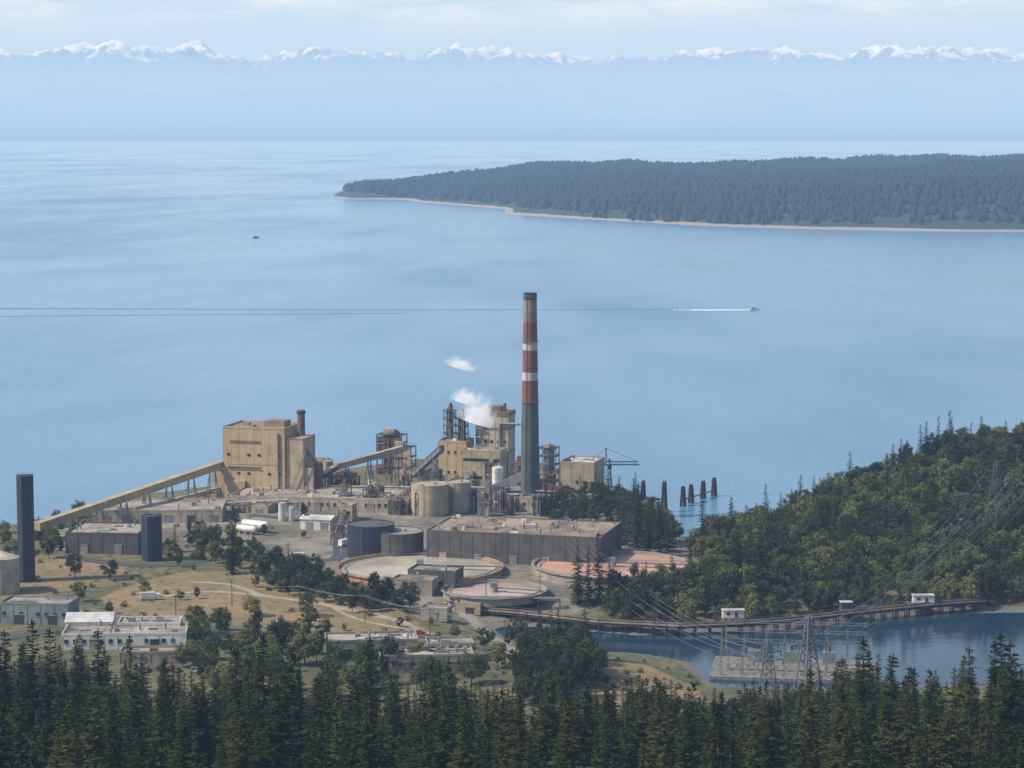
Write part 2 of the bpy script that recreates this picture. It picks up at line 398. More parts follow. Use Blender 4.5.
def scatter(pname,poly,sp,picks,srange,zmin=1.2,child='tree',keepp=1.,prof=None):
    e=empty(pname); xsn=[p[0] for p in poly]; ysn=[p[1] for p in poly]
    n=int((max(xsn)-min(xsn))*(max(ysn)-min(ysn))/(sp*sp)*keepp*1.5)
    cell={}; pts=[]
    for _ in range(n*2):
        x=R.uniform(min(xsn),max(xsn)); y=R.uniform(min(ysn),max(ysn)); q=(int(x//sp),int(y//sp)); ok=True
        for a in (-1,0,1):
            for b_ in (-1,0,1):
                for (u,v) in cell.get((q[0]+a,q[1]+b_),()):
                    if (u-x)**2+(v-y)**2<(sp*.8)**2: ok=False
        if ok: cell.setdefault(q,[]).append((x,y)); pts.append((x,y))
    pts=[p for p in pts if R.random()<keepp]
    A=np.array(pts); d=sdf(poly,A[:,0],A[:,1]); z=G(A[:,0],A[:,1])
    for (x,y),dd,zz in zip(pts,d,z):
        if dd<0 or zz<zmin: continue
        if any((x-a)**2+(y-b_)**2<r*r for a,b_,r in TANKS): continue
        q=R.random();acc=0
        for lst,w in picks:
            acc+=w
            if q<=acc: break
        s=R.uniform(*srange)
        if prof:
            s=prof(x,y,zz,s)
            if s is None: continue
        inst(R.choice(lst),child,x,y,zz,s,e)
W=lambda L,z=8:[P(a,c,z) for a,c in L]
# stand heights vary across the slope: young growth in the middle, old firs left and right
SKX=[0,30,60,100,150,190,230,270,300,340,370,410,440,470,510,550,600,650,700,750,800,840,870,900,940,975,1000,1024]
SKY=[628,620,640,634,652,668,655,640,650,668,648,676,656,672,692,674,690,674,692,684,678,664,640,668,672,650,632,655]
def prof(x,y,z,s):
    px,_=PROJ(x,y,z); lim=np.interp(px,SKX,SKY)+R.choice([0,6,12,22,34,48])*R.uniform(.6,1.1)-3
    hmax=PT(512,lim,y).z-z
    s=min(s,hmax/25.)
    return s if s>.33 else None
fgpoly=[(-165,430),(165,430),(235,700),(225,745),(110,755),(30,742),(-60,752),(-130,775),(-225,790),(-240,700)]
scatter('fir_forest',fgpoly,7.6,[(FIR,1.)],(.6,1.4),child='fir',prof=prof,keepp=.85)
for px in [8,30,52,98,128,160,232,262,296,322,366,372,436,446,505,552,612,655,688,760,812,846,868,884,905,972,996,1006,1018,640,715,286,204]:
    px+=R.uniform(-4,4); Y=R.uniform(490,620); x=(px-512)/F*Y*1.02; z=g(x,Y)
    top=np.interp(px,SKX,SKY)-R.uniform(-4,12); s=(PT(512,top,Y).z-z)/25
    inst(R.choice(FIR),'fir_tree',x,Y,z,min(1.8,s))
def tk(px,py,wpx):
    x,y,z=PG(px,py); x,y=P(px,py,z+3.2); TANKS.append((x,y,wpx/2*y/F+7))
tk(420,566,166); tk(612,564,160); tk(496,590,104)
hp=W([(684,560),(700,540),(716,531),(760,522),(850,508),(950,495),(1024,485),(1400,470),(1400,606),(1000,606),(880,608),(780,614),(730,618),(672,617),(600,612),(612,596),(640,588),(700,578)])
scatter('hillside_forest',hp,6.0,[(FIRM,.16),(DEC,.62),(DECD,.22)],(.4,1.25),zmin=1.0)
scatter('shoreline_trees',W([(540,512),(600,500),(640,505),(668,522),(680,552),(640,548),(612,545),(600,528),(545,524)]),7,[(FIRM,.3),(DECD,.7)],(.6,1.05))
for px,py,s in [(637,548,1.2),(660,552,1.0),(652,545,.9),(668,556,.75),(648,556,.8),(600,604,1.15),(578,606,1.0),(608,608,.85),(588,608,.9),(232,574,.8),(738,590,1.0),(760,600,1.1),(748,575,1.05),(768,560,1.),(730,556,1.),(704,560,.8),(718,566,.9),(690,588,.8)]:
    x,y,z=PG(px,py); inst(R.choice([FIR[0],FIR[2],FIR[4]]),'conifer_tree',x,y,z,s)
scatter('tree_belt',W([(255,572),(290,566),(318,580),(345,590),(415,604),(410,613),(330,602),(262,590)]),6.5,[(FIRM,.1),(DECD,.9)],(.5,1.0))
scatter('tree_clump',W([(170,545),(230,540),(262,556),(250,572),(180,562)]),7.5,[(FIRM,.1),(DECD,.5),(DEC,.4)],(.5,.9),keepp=.8)
scatter('broom_thicket',W([(150,545),(235,538),(275,548),(262,560),(150,562)]),5,[(BROOM,1)],(.6,1.1),keepp=.6,child='broom')
scatter('riverbank_trees',W([(525,650),(590,655),(592,690),(560,705),(515,700)]),6.0,[(DECD,.75),(FIRM,.25)],(.8,1.25),zmin=.5)
scatter('riverside_thicket',W([(600,698),(690,694),(720,702),(900,702),(1024,700),(1100,770),(560,770)]),8,[(DECD,.7),(FIRM,.3)],(.5,.9),zmin=.5,keepp=.8,prof=lambda x,y,z,s: (lambda q:q if q>.3 else None)(min(s,(PT(512,np.interp(PROJ(x,y,z)[0],SKX,SKY)+12,y).z-z)/12)))
scatter('field_shrubs',W([(60,560),(200,560),(330,585),(520,610),(520,690),(300,690),(0,620),(0,560)]),9,[(BUSH,.7),(DEC,.2),(DECD,.1)],(.25,.85),keepp=.5)
scatter('village_trees',W([(190,630),(300,632),(320,650),(480,660),(500,690),(300,700),(180,690)]),8,[(DEC,.5),(DECD,.5)],(.6,1.1),keepp=.5)
scatter('yard_shrubs',W([(60,535),(330,500),(500,510),(640,520),(640,590),(330,590),(200,560)]),12,[(BUSH,.7),(DECD,.3)],(.3,.7),keepp=.35)
scatter('shore_shrubs',W([(-60,538),(0,530),(60,520),(100,512),(100,530),(60,560),(-60,575)]),7,[(BUSH,.4),(DEC,.3),(DECD,.3)],(.4,.8),keepp=.7)
scatter('meadow_shrubs',W([(470,612),(600,640),(700,655),(710,700),(560,700),(470,670)]),9,[(BUSH,.75),(DECD,.25)],(.3,.8),zmin=.8,keepp=.5)
for px,py,s in [(75,578,1.0),(110,580,.8),(250,655,1.1),(280,655,1.15),(305,665,1.2),(240,660,.9),(212,660,.8),(325,640,.7),(498,668,.9),(485,650,.7),(515,640,.8),(455,640,.6),(180,600,.4),(200,540,.8),(218,540,.7)]:
    x,y,z=PG(px,py); inst(R.choice(DEC+DECD),'deciduous_tree',x,y,z,s)
# ---------------------------------------------------------------- buildings
YAW=math.radians(-15)
def place(l,r,pyb,pyt,yaw=YAW):
    x,y,z=PG(l,pyb); c,s=math.cos(yaw),math.sin(yaw); lo,hi=.5,500.
    for _ in range(40):
        L=(lo+hi)/2
        if PROJ(x+L*c,y+L*s,z)[0]<r: lo=L
        else: hi=L
    return x,y,z,L,PT(512,pyt,y).z-z
def building(name,l,r,pyb,pyt,depth,wall='tan',roof='roof',yaw=YAW,win=0,doors=0,vents=6,band=None,parapet=.9,seed=0,ribs=True,gable=0,strip=False):
    x,y,z,L,h=place(l,r,pyb,pyt,yaw); rr=random.Random(seed+int(l*7+pyb)); mb=MB(); D=depth
    mb.box(L/2,D/2,-1,L,D,h+1,wall)
    if not gable:
        mb.box(L/2,D/2,h,L-1,D-1,.12,roof)
        t=.35
        for cx,cy,sx,sy in ((L/2,.1,L+.3,t),(L/2,D-.1,L+.3,t)): mb.box(cx,cy,h+.004,sx,sy,parapet,wall)
        for cx,cy,sx,sy in ((.1,D/2,t,D-.6),(L-.1,D/2,t,D-.6)): mb.box(cx,cy,h+.004,sx,sy,parapet,wall)
        for i in range(int(L/14)):
            mb.box(rr.uniform(3,L-3),D/2,h+.12,.35,D*.9,.1,'conc')
            mb.box(rr.uniform(4,L-4),rr.uniform(3,D-3) if D>8 else D/2,h+.12,rr.uniform(3,6),rr.uniform(1.5,min(5,D*.4)),.06,rr.choice(['dconc','roofw','conc','roofb']))
    else:
        o=.5
        vs=[(-o,-o,h),(L+o,-o,h),(L+o,D+o,h),(-o,D+o,h),(-o,D/2,h+gable),(L+o,D/2,h+gable)]
        mb.add(vs,[(0,1,5,4),(2,3,4,5)],roof); mb.add(vs,[(0,4,3),(1,2,5),(3,2,1,0)],wall)
    if ribs:
        nr=max(2,int(L/5))
        for i in range(nr+1): mb.box(i*L/nr,-.06,-.5,.16,.14,h+.4,wall)
        nr=max(2,int(D/5))
        for i in range(1,nr): mb.box(L+.06,i*D/nr,-.5,.14,.16,h+.4,wall)
    if band:
        mb.box(L/2,-.12,h*.72,L*.98,.12,h*.06,band); mb.box(L+.12,D/2,h*.72,.12,D*.98,h*.06,band)
    for row in range(win):
        zz=h*(row+.45)/win; nw=max(2,int(L/3.2)); wh=min(1.5,h/win*.45)
        if strip: mb.box(L/2,-.1,zz,L*.94,.16,wh,'glass')
        for i in range(nw):
            if not strip and rr.random()<.8: mb.box((i+.5)*L/nw,-.06,zz,1.5,.12,wh,'glass'); mb.box((i+.5)*L/nw,-.12,zz-.15,1.8,.24,.14,'conc')
        for i in range(max(1,int(D/4))): mb.box(L+.06,(i+.5)*D/max(1,int(D/4)),zz,.12,1.4,wh,'glass')
    for i in range(doors):
        cx=(i+.5)*L/doors+rr.uniform(-1,1); mb.box(cx,-.14,-.3,3.4,.2,min(4.2,h*.75),rr.choice(['dark','steel','conc'])); mb.box(cx,-.18,min(4.2,h*.75)-.3,3.9,.36,.3,'conc')
    for i in range(vents):
        cx=rr.uniform(1.5,L-1.5);cy=rr.uniform(1.5,D-1.5); q=rr.random()
        if q<.45: mb.box(cx,cy,h+.12,rr.uniform(1,3),rr.uniform(1,2.4),rr.uniform(.7,1.9),rr.choice(['steel','white','conc','rust']))
        elif q<.75: mb.cyl(cx,cy,h+.12,.35,rr.uniform(1,2.5),'steel',n=8); mb.cyl(cx,cy,h+2.3,.6,.4,'steel',r2=.2,n=8)
        else: 
            q2=rr.uniform(2,min(9,L*.4))*rr.choice([-1,1]); x2=min(max(cx+q2,1),L-1); mb.beam((cx,cy,h+.9),(x2,cy,h+.9),.5,'steel'); mb.box(x2,cy,h+.12,.8,.8,.5,'steel')
    return mb.obj(name,(x,y,z),yaw),L,h
def boiler():
    x,y,z,L,h=place(224,285,499,428,YAW); mb=MB(); D=26
    mb.box(L/2,D/2,-1,L,D,h+1,'tan'); mb.box(L/2,D/2,h,L-1,D-1,.2,'roofb')
    for cx,cy,sx,sy in ((L/2,.1,L+.4,.5),(L/2,D-.1,L+.4,.5),(.1,D/2,.5,D-.8),(L-.1,D/2,.5,D-.8)): mb.box(cx,cy,h+.004,sx,sy,1.1,'tan2')
    for i in range(9): mb.box(i*L/8,-.04,0,.12,.1,h-.1,'tan')
    for i in range(1,6): mb.box(L+.04,i*D/6,0,.1,.12,h-.1,'tan')
    mb.box(L*.36,-.22,h*.80,L*.5,.2,1.3,'brown'); mb.box(L*.5,-.14,h*.5,L*.9,.1,.4,'tan2')
    mb.box(L+.2,D*.5,h*.66,.16,D*.5,1.6,'brown'); mb.box(L*.22,-.9,-1,L*.3,1.7,h*.3,'tan2'); mb.box(L*.7,-1.2,-1,L*.36,2.3,h*.22,'beige')
    for zz,off in ((.36,0),(.62,2)):
        for i in range(6):
            if (i+off)%3: mb.box(L*(i+.5)/6,-.16,h*zz,1.6,.16,1.2,'glass')
    mb.tube((L*.9,-.7,0),(L*.9,-.7,h*.95),.5,'steel'); mb.beam((L*.05,-.6,h*.47),(L*.6,-.6,h*.47),1.1,'steel',.12)
    mb.box(L*.72,D*.6,h+.2,L*.32,D*.4,3.0,'roofb'); mb.box(L*.25,D*.5,h+.2,3,3,1.6,'steel'); mb.box(L*.4,D*.3,h+.2,2,4,1.2,'steel')
    mb.cyl(L*1.12,D*.55,0,2.2,h+9,'brown',r2=2.0,n=20); mb.ring(L*1.12,D*.55,h+7.4,2.5,1.9,.9,'dark',20)
    mb.box(L+5,D*.4,-1,9.6,D*.7,h*.9,'tan2'); mb.box(L+5,D*.4,h*.9-1,10,D*.72,.4,'roofb')
    mb.box(L+12,D*.35,-1,5,D*.5,h*.5,'beige'); mb.cyl(L+16,D*.3,-1,2.2,h*.55,'rust',n=16); mb.tube((L+9.6,D*.3,h*.7),(L+16,D*.3,h*.5),1.0,'steel')
    for i in range(7): mb.beam((L+1+i*1.5,-.0,i*h*.1),(L+2.5+i*1.5,-.0,(i+1)*h*.1),.5,'steel')
    mb.box(-4,D*.4,-1,8,D*.6,h*.42,'tan2'); mb.box(-4,D*.4,h*.42-1,8.4,D*.62,.3,'roof')
    mb.obj('boiler_house',(x,y,z),YAW)
boiler()
building('power_annex',305,321,486,462,14,'tan2','roofb',vents=2)
def silo(name,px,pyb,pyt,wpx,wall,top='flat',ladder=True,rings=4,n=32,roofm=None):
    x,y,z=PG(px,pyb); r=wpx/2*y/F; h=PT(px,pyt,y).z-z; mb=MB()
    mb.cyl(0,0,-1,r,h+1,wall,n=n,cap=roofm or wall)
    for i in range(1,rings+1): mb.ring(0,0,h*i/(rings+.5),r+.09,r-.05,.22,wall,n)
    if top=='dome': mb.dome(0,0,h,r,r*.35,roofm or wall,n)
    elif top=='cone': mb.cyl(0,0,h,r+.15,r*.35,roofm or wall,r2=.3,n=n)
    else: mb.ring(0,0,h,r,r-.25,.35,wall,n); mb.box(r*.3,0,h,1.2,1.2,.8,'steel')
    if ladder:
        a=-1.9; cx,cy=math.cos(a)*(r+.5),math.sin(a)*(r+.5)
        for s_ in (-.3,.3): mb.beam((cx+s_,cy,0),(cx+s_,cy,h+1),.1,'steel')
        for i in range(int(h/1.2)): mb.beam((cx-.3,cy,i*1.2),(cx+.3,cy,i*1.2),.08,'steel')
        nn=20
        for i in range(nn):
            a0,a1=6.283*i/nn,6.283*(i+1)/nn; q0=(math.cos(a0)*r,math.sin(a0)*r);q1=(math.cos(a1)*r,math.sin(a1)*r)
            mb.beam((*q0,h+1.1),(*q1,h+1.1),.09,'steel'); mb.beam((*q0,h),(*q0,h+1.1),.08,'steel')
    return mb.obj(name,(x,y,z))
silo('storage_silo',27,581,476,17,'navy',rings=8)
silo('storage_tank',152,560,516,21,'navy',rings=3)
silo('beige_tank',2,592,557,36,'beige',rings=2,top='cone')
silo('dark_storage_tank',371,556,524,48,'navy',rings=2,roofm='dconc')
silo('dark_storage_tank',398,556,531,52,'dconc',rings=2,roofm='conc')
silo('chip_silo',328,487,461,11,'tan2',rings=3,top='cone')
silo('liquor_tank',430,514,484,38,'tan2',rings=3,roofm='beige')
silo('liquor_tank',458,511,482,26,'beige',rings=3,roofm='beige')
silo('bleach_tower',498,506,468,12,'white',rings=5,top='dome')
silo('small_white_silo',282,521,503,7,'white',top='cone',rings=2)
silo('small_white_silo',291,521,507,6,'white',top='cone',rings=2)
silo('acid_tank',312,500,489,9,'conc',top='cone',rings=1)
silo('acid_tank',545,513,497,13,'dconc',rings=2)
def stack():
    x,y,z=PG(530,508); h=PT(530,294,y).z-z; mb=MB(); k=y/F; r0=10*k; r1=6.6*k
    zs=lambda py:(PT(530,py,y).z-z)
    segs=[(508,402,'sgrey'),(402,380,'red'),(380,372,'swhite'),(372,350,'red'),(350,342,'swhite'),(342,322,'red'),(322,300,'stan'),(300,294,'sgrey')]
    for a,b_,mt in segs:
        za,zb=zs(a) if a<508 else -1,zs(b_); ra=r0+(r1-r0)*za/h; rb=r0+(r1-r0)*zb/h; mb.cyl(0,0,za,ra,zb-za,mt,r2=rb,n=40,cap='dark')
    for py in (402,342,297): 
        zz=zs(py); rr=r0+(r1-r0)*zz/h; mb.ring(0,0,zz,rr+.7,rr-.05,.15,'steel',32); mb.ring(0,0,zz+1.1,rr+.7,rr+.62,.08,'steel',32)
    for s_ in (-.25,.25): mb.beam((s_-r0*.5,-r0*.95,0),(s_-r1*.5,-r1*.95,h),.12,'dark')
    mb.ring(0,0,h,r1+.15,r1-.6,.6,'dark',32)
    mb.box(0,0,-1,r0*3,r0*3,7,'dconc'); mb.beam((r0*3,-3,9),(0,0,14),4,'rust'); mb.beam((-r0*4,4,9),(0,0,18),4,'steel')
    mb.obj('smokestack',(x,y,z))
stack()
def frame(name,px,pyb,pyt,wpx,d,floors,mat='steel',vessel=None,panel=None,seed=1,top=None):
    x,y,z=PG(px,pyb); w=wpx*y/F; h=PT(px,pyt,y).z-z; mb=MB(); r=random.Random(seed)
    for a in (-w/2,w/2,0):
        for b_ in (-d/2,d/2): mb.beam((a,b_,-1),(a,b_,h),.45,mat)
    for i in range(1,floors+1):
        zz=h*i/floors; mb.box(0,0,zz-.25,w+1.2,d+1.2,.25,r.choice([mat,'dark','rust']))
        for yy in (-d/2-.55,d/2+.55): mb.beam((-w/2-.5,yy,zz+1.05),(w/2+.5,yy,zz+1.05),.1,mat)
        z1=h*(i-1)/floors
        for yy in (-d/2,d/2):
            if i%2: mb.beam((-w/2,yy,z1),(w/2,yy,zz),.22,mat)
            else: mb.beam((w/2,yy,z1),(-w/2,yy,zz),.22,mat)
        if r.random()<.8: mb.box(r.uniform(-w/4,w/4),r.uniform(-d/4,d/4),zz,r.uniform(.3,.5)*w,d*.4,h/floors*r.uniform(.4,.8),r.choice(['steel','conc','tan2','rust']))
        if panel and r.random()<.75: mb.box(0,-d/2+.1,z1,w*.96,.12,(zz-z1)*.8,panel)
    if vessel: mb.cyl(0,0,0,w*.32,h*1.02,vessel,n=16); mb.dome(0,0,h*1.02,w*.32,w*.15,vessel,16)
    if top: mb.cyl(w*.1,0,h,w*.13,top,'dark',n=12)
    for i in range(3): 
        xx=r.uniform(-w/2,w/2); mb.tube((xx,-d/2-.8,0),(xx,-d/2-.8,h*r.uniform(.5,1)),.25,'steel',8)
    mb.obj(name,(x,y,z),YAW)
frame('scrubber_tower',450,478,410,10,5,9,'steel','dconc',seed=2,top=4)
frame('scrubber_tower',462,480,418,10,5,8,'dark','dconc',seed=3,top=5)
frame('process_tower',487,478,426,18,9,6,'steel',None,'tan2',seed=4)
frame('evaporator_tower',549,497,447,17,8,6,'steel','conc','tan2',seed=5)
frame('ship_loader_tower',392,473,434,26,10,5,'dark','dconc','rust',seed=6)
frame('chip_transfer_tower',404,476,446,20,9,3,'rust',None,'tan2',seed=7)
frame('pipe_tower',520,496,462,12,8,4,'rust',None,None,seed=8)
frame('cooling_frame',345,492,476,26,8,2,'rust',None,'rust',seed=9)
def recovery():
    x,y,z,L,h=place(482,508,482,416,YAW); mb=MB(); D=15
    mb.box(L/2,D/2,-1,L,D,h+1,'beige')
    mb.box(L/2,D/2,h,L+.6,D+.6,2.4,'brown'); mb.box(L/2,D/2,h*.8,L+.5,D+.5,1.2,'brown'); mb.box(L/2,D/2,h*.45,L+.4,D+.4,.8,'brown')
    for i in range(5): mb.box(i*L/4,-.1,0,.25,.2,h-.1,'tan2')
    for i in range(4): mb.box(L*(i+.5)/4,-.12,h*.6,1.5,.16,1.4,'glass')
    mb.box(L*.4,D*.5,h+2.4,L*.5,D*.5,2.6,'brown'); mb.cyl(L*.8,D*.3,h+2.4,.8,4.5,'rust',n=12); mb.cyl(L*.15,D*.3,h+2.4,.5,3.5,'steel',n=10)
    for q in range(9): mb.beam((-.9,-.8,q*h/9),(2.4 if q%2 else -.9,-.8,(q+1)*h/9),.5,'steel'); mb.beam((-1,-.8,q*h/9),(3.2,-.8,q*h/9),.9,'steel',.12)
    mb.tube((L*.7,-1.0,0),(L*.7,-1.0,h*.9),.7,'steel'); mb.tube((L*.7,-1,h*.9),(L*1.5,-1,h*.9),.7,'steel')
    mb.obj('recovery_boiler_building',(x,y,z),YAW)
recovery()
building('digester_building',438,466,482,442,16,'tan','roof',win=2,vents=7)
building('digester_building',462,500,486,451,14,'tan2','roof',win=2,vents=8,strip=True)
building('bleach_plant',560,594,499,463,24,'tan2','roofw',win=1,vents=5)
building('machine_hall',505,545,500,488,20,'beige','roof',win=1,vents=5)
building('machine_hall',560,592,512,499,14,'beige','roof',win=1,vents=3)
building('long_warehouse',230,408,509,497,34,'beige','roof',win=1,doors=7,vents=30,yaw=math.radians(-8))
building('low_warehouse',96,222,524,512,36,'beige','roof',win=0,doors=6,vents=16,yaw=math.radians(3))
building('grey_warehouse',66,138,553,534,30,'dconc','roof',doors=2,vents=7,yaw=math.radians(-5))
building('roadside_warehouse',0,68,624,604,14,'teal','roof',win=1,doors=2,vents=4,yaw=math.radians(-8))
building('workshop',300,330,529,519,12,'white','roofw',doors=2,vents=1,gable=1.5)
building('workshop',232,268,512,506,14,'tan2','roofw',doors=2,vents=2)
building('pump_house',408,455,588,571,13,'dconc','roof',doors=1,vents=4)
building('pump_house',392,432,594,580,9,'conc','roofb',doors=1,vents=3)
building('storage_building',427,600,561,531,44,'dconc','roofb',vents=60,doors=5,parapet=.6)
building('control_building',338,352,520,506,8,'tan2','roofw',win=1,vents=2)
building('gate_building',345,378,533,527,10,'beige','roof',win=1,vents=2)
building('office_building',326,418,660,643,15,'conc','roof',win=1,doors=2,vents=14,yaw=math.radians(6))
building('school_building',380,474,674,658,14,'conc','roof',win=1,doors=2,vents=10,yaw=math.radians(6))
building('office_building',428,474,664,646,12,'conc','roof',win=2,vents=5,yaw=math.radians(6))
building('white_hall',62,186,650,636,20,'white','roof',win=1,doors=2,vents=14,yaw=math.radians(3))
building('white_hall',66,112,640,622,14,'white','roofw',win=1,vents=2,yaw=math.radians(3),gable=2.4)
building('white_hall',118,180,641,625,12,'white','roof',win=1,vents=9,yaw=math.radians(3))
building('grey_shed',120,196,664,654,10,'conc','roof',doors=2,vents=2,yaw=math.radians(3))
building('utility_shed',420,447,618,609,7,'conc','roof',doors=1,vents=1)
building('utility_shed',455,480,612,604,6,'tan2','roof',doors=1,vents=1)
def htank(name,px,py,lpx,rad,yaw):
    x,y,z=PG(px,py); L=lpx*y/F; mb=MB()
    mb.tube((-L/2,0,rad+1),(L/2,0,rad+1),rad,'white',20)
    mb.tube((-L/2-.8,0,rad+1),(-L/2,0,rad+1),rad*.6,'white',20,rad); mb.tube((L/2,0,rad+1),(L/2+.8,0,rad+1),rad,'white',20,rad*.6)
    for a in (-.35,0,.35): mb.box(a*L,0,-.5,.7,rad*1.6,1.9,'conc')
    mb.beam((-L/2,0,2*rad+1.2),(L/2,0,2*rad+1.2),.7,'steel',.1); mb.obj(name,(x,y,z),yaw)
htank('propane_tank',256,532,30,2.4,math.radians(-32)); htank('propane_tank',247,534,22,1.7,math.radians(-32))
# ---------------------------------------------------------------- conveyors
def conveyor(name,A,B,w,h,mat,nsup,roof='roof'):
    A=PT(*A);B=PT(*B); mb=MB(); mb.beam(A,B,w,mat,h); up=Vector((0,0,h/2+.12)); mb.beam(A+up,B+up,w+.6,roof,.2)
    d=(B-A); sd=Vector((d.y,-d.x,0)).normalized()
    n=int(d.length/4)
    for i in range(n):
        a=A+d*(i/n)
        for s_ in (-1,1):
            o=sd*s_*(w/2+.1); mb.beam(a+o-Vector((0,0,h/2)),a+o+Vector((0,0,h/2)),.15,mat)
    for i in range(nsup):
        p=A+d*((i+.5)/nsup); zg=g(p.x,p.y); dn=Vector((0,0,-h/2)); 
        if p.z-zg<3: continue
        for s_ in (-1,1):
            mb.beam(p+dn+sd*s_*w*.4,Vector((p.x,p.y,zg-1))+sd*s_*w*.9+d.normalized()*1.8,.5,'steel'); mb.beam(p+dn+sd*s_*w*.4,Vector((p.x,p.y,zg-1))+sd*s_*w*.9-d.normalized()*1.8,.5,'steel')
        for f in (.35,.7):
            q=p+dn; zz=zg+(q.z-zg)*(1-f); mb.beam(Vector((p.x,p.y,zz))-sd*w*(.4+.5*f),Vector((p.x,p.y,zz))+sd*w*(.4+.5*f),.3,'steel')
    mb.obj(name)
conveyor('chip_conveyor',(223,464,1248),(37,527,1112),3.8,3.6,'tan',8,'tan2')
building('chip_receiving_house',30,50,541,524,8,'tan2','roofb',vents=2,yaw=math.radians(20))
conveyor('transfer_conveyor',(402,449,1300),(336,467,1275),3.2,3,'tan2',3)
conveyor('transfer_conveyor',(442,448,1240),(414,474,1262),3,2.6,'steel',2)
conveyor('hog_conveyor',(336,467,1275),(300,492,1240),2.6,2.4,'rust',2)
conveyor('hog_conveyor',(224,488,1250),(150,507,1225),2.4,2.2,'tan2',2)
def rack(name,a,b_,hz,n=4,w=4.):
    A=Vector(PG(*a));B=Vector(PG(*b_)); mb=MB(); d=B-A; L=d.length; u=d.normalized(); sd=Vector((u.y,-u.x,0)); k=max(2,int(L/8))
    for i in range(k+1):
        p=A+d*i/k
        for s_ in (-1,1): mb.beam(p+sd*s_*w/2-Vector((0,0,1)),p+sd*s_*w/2+Vector((0,0,hz)),.3,'rust')
        mb.beam(p-sd*w/2+Vector((0,0,hz)),p+sd*w/2+Vector((0,0,hz)),.3,'rust'); mb.beam(p-sd*w/2+Vector((0,0,hz*.75)),p+sd*w/2+Vector((0,0,hz*.75)),.25,'rust')
    for i in range(n):
        o=sd*(-w/2+w*(i+.5)/n); zz=Vector((0,0,hz+.45 if i%2 else hz*.75+.4)); mb.tube(A+o+zz,B+o+zz,R.uniform(.2,.45),R.choice(['steel','white','rust','conc']),8)
    mb.obj(name)
rack('pipe_rack',(300,500),(520,503),7,6); rack('pipe_rack',(395,516),(425,492),8,4); rack('pipe_rack',(470,505),(555,510),9,5); rack('pipe_rack',(560,515),(600,505),6,3)
rack('pipe_rack',(200,515),(330,508),5,3); rack('pipe_rack',(335,545),(345,515),5,3); rack('pipe_rack',(450,608),(560,612),4,4)
for i in range(54):
    px=R.uniform(335,556); py=R.uniform(484,516); q=R.random()
    if q<.4: silo('process_vessel',px,py,py-R.uniform(9,22),R.uniform(4,9),R.choice(['tan2','conc','white','steel','rust']),top=R.choice(['cone','dome','flat']),rings=2,n=16)
    elif q<.75: frame('equipment_frame',px,py,py-R.uniform(12,26),R.uniform(6,12),5,R.choice([2,3,4]),R.choice(['steel','rust','dark']),None,R.choice([None,'tan2','conc','dconc']),seed=i)
    else: building('equipment_house',px,px+R.uniform(8,22),py,py-R.uniform(6,16),R.uniform(6,10),R.choice(['tan2','beige','conc','dconc']),R.choice(['roof','roofb']),vents=3,win=1)
# ---------------------------------------------------------------- clarifiers
def clarifier(name,px,py,wpx,surf,rim,hz=3.5):
    x,y,z=PG(px,py); x,y=P(px,py,z+hz); r=wpx/2*y/F; mb=MB(); n=96
    mb.cyl(0,0,-1,r-.4,hz-.2,surf,n=n); mb.ring(0,0,-1,r,r-.45,hz+1,rim,n); mb.ring(0,0,hz-.6,r-2.2,r-2.5,.5,'conc',n)
    mb.ring(0,0,hz-.05,r+.9,r,.15,rim,n)
    for i in range(60):
        a0,a1=6.283*i/60,6.283*(i+1)/60; q=r+.8
        mb.beam((q*math.cos(a0),q*math.sin(a0),hz+1.1),(q*math.cos(a1),q*math.sin(a1),hz+1.1),.08,'steel'); mb.beam((q*math.cos(a0),q*math.sin(a0),hz),(q*math.cos(a0),q*math.sin(a0),hz+1.1),.08,'steel')
    mb.cyl(0,0,-1,1.8,hz+1.8,'conc',n=20); mb.box(0,0,hz+.8,3,3,2,'steel')
    a=R.uniform(-.5,.1); e=(r*math.cos(a),r*math.sin(a))
    for o in (-.8,.8):
        mb.beam((0,o,hz+.7),(e[0],e[1]+o,hz+.7),.25,'steel'); mb.beam((0,o,hz+1.8),(e[0],e[1]+o,hz+1.8),.12,'steel')
    for i in range(14): mb.beam((e[0]*i/14,e[1]*i/14-.8,hz+.7),(e[0]*(i+.5)/14,e[1]*(i+.5)/14-.8,hz+1.8),.1,'steel')
    mb.beam((0,0,hz+.5),(e[0],e[1],hz+.5),1.6,'conc',.12)
    mb.obj(name,(x,y,z))
clarifier('clarifier_tank',420,566,166,'sand','orange',3.2); clarifier('clarifier_tank',612,564,160,'terra','conc',3.2); clarifier('clarifier_tank',494,589,104,'pink','conc',2.2)
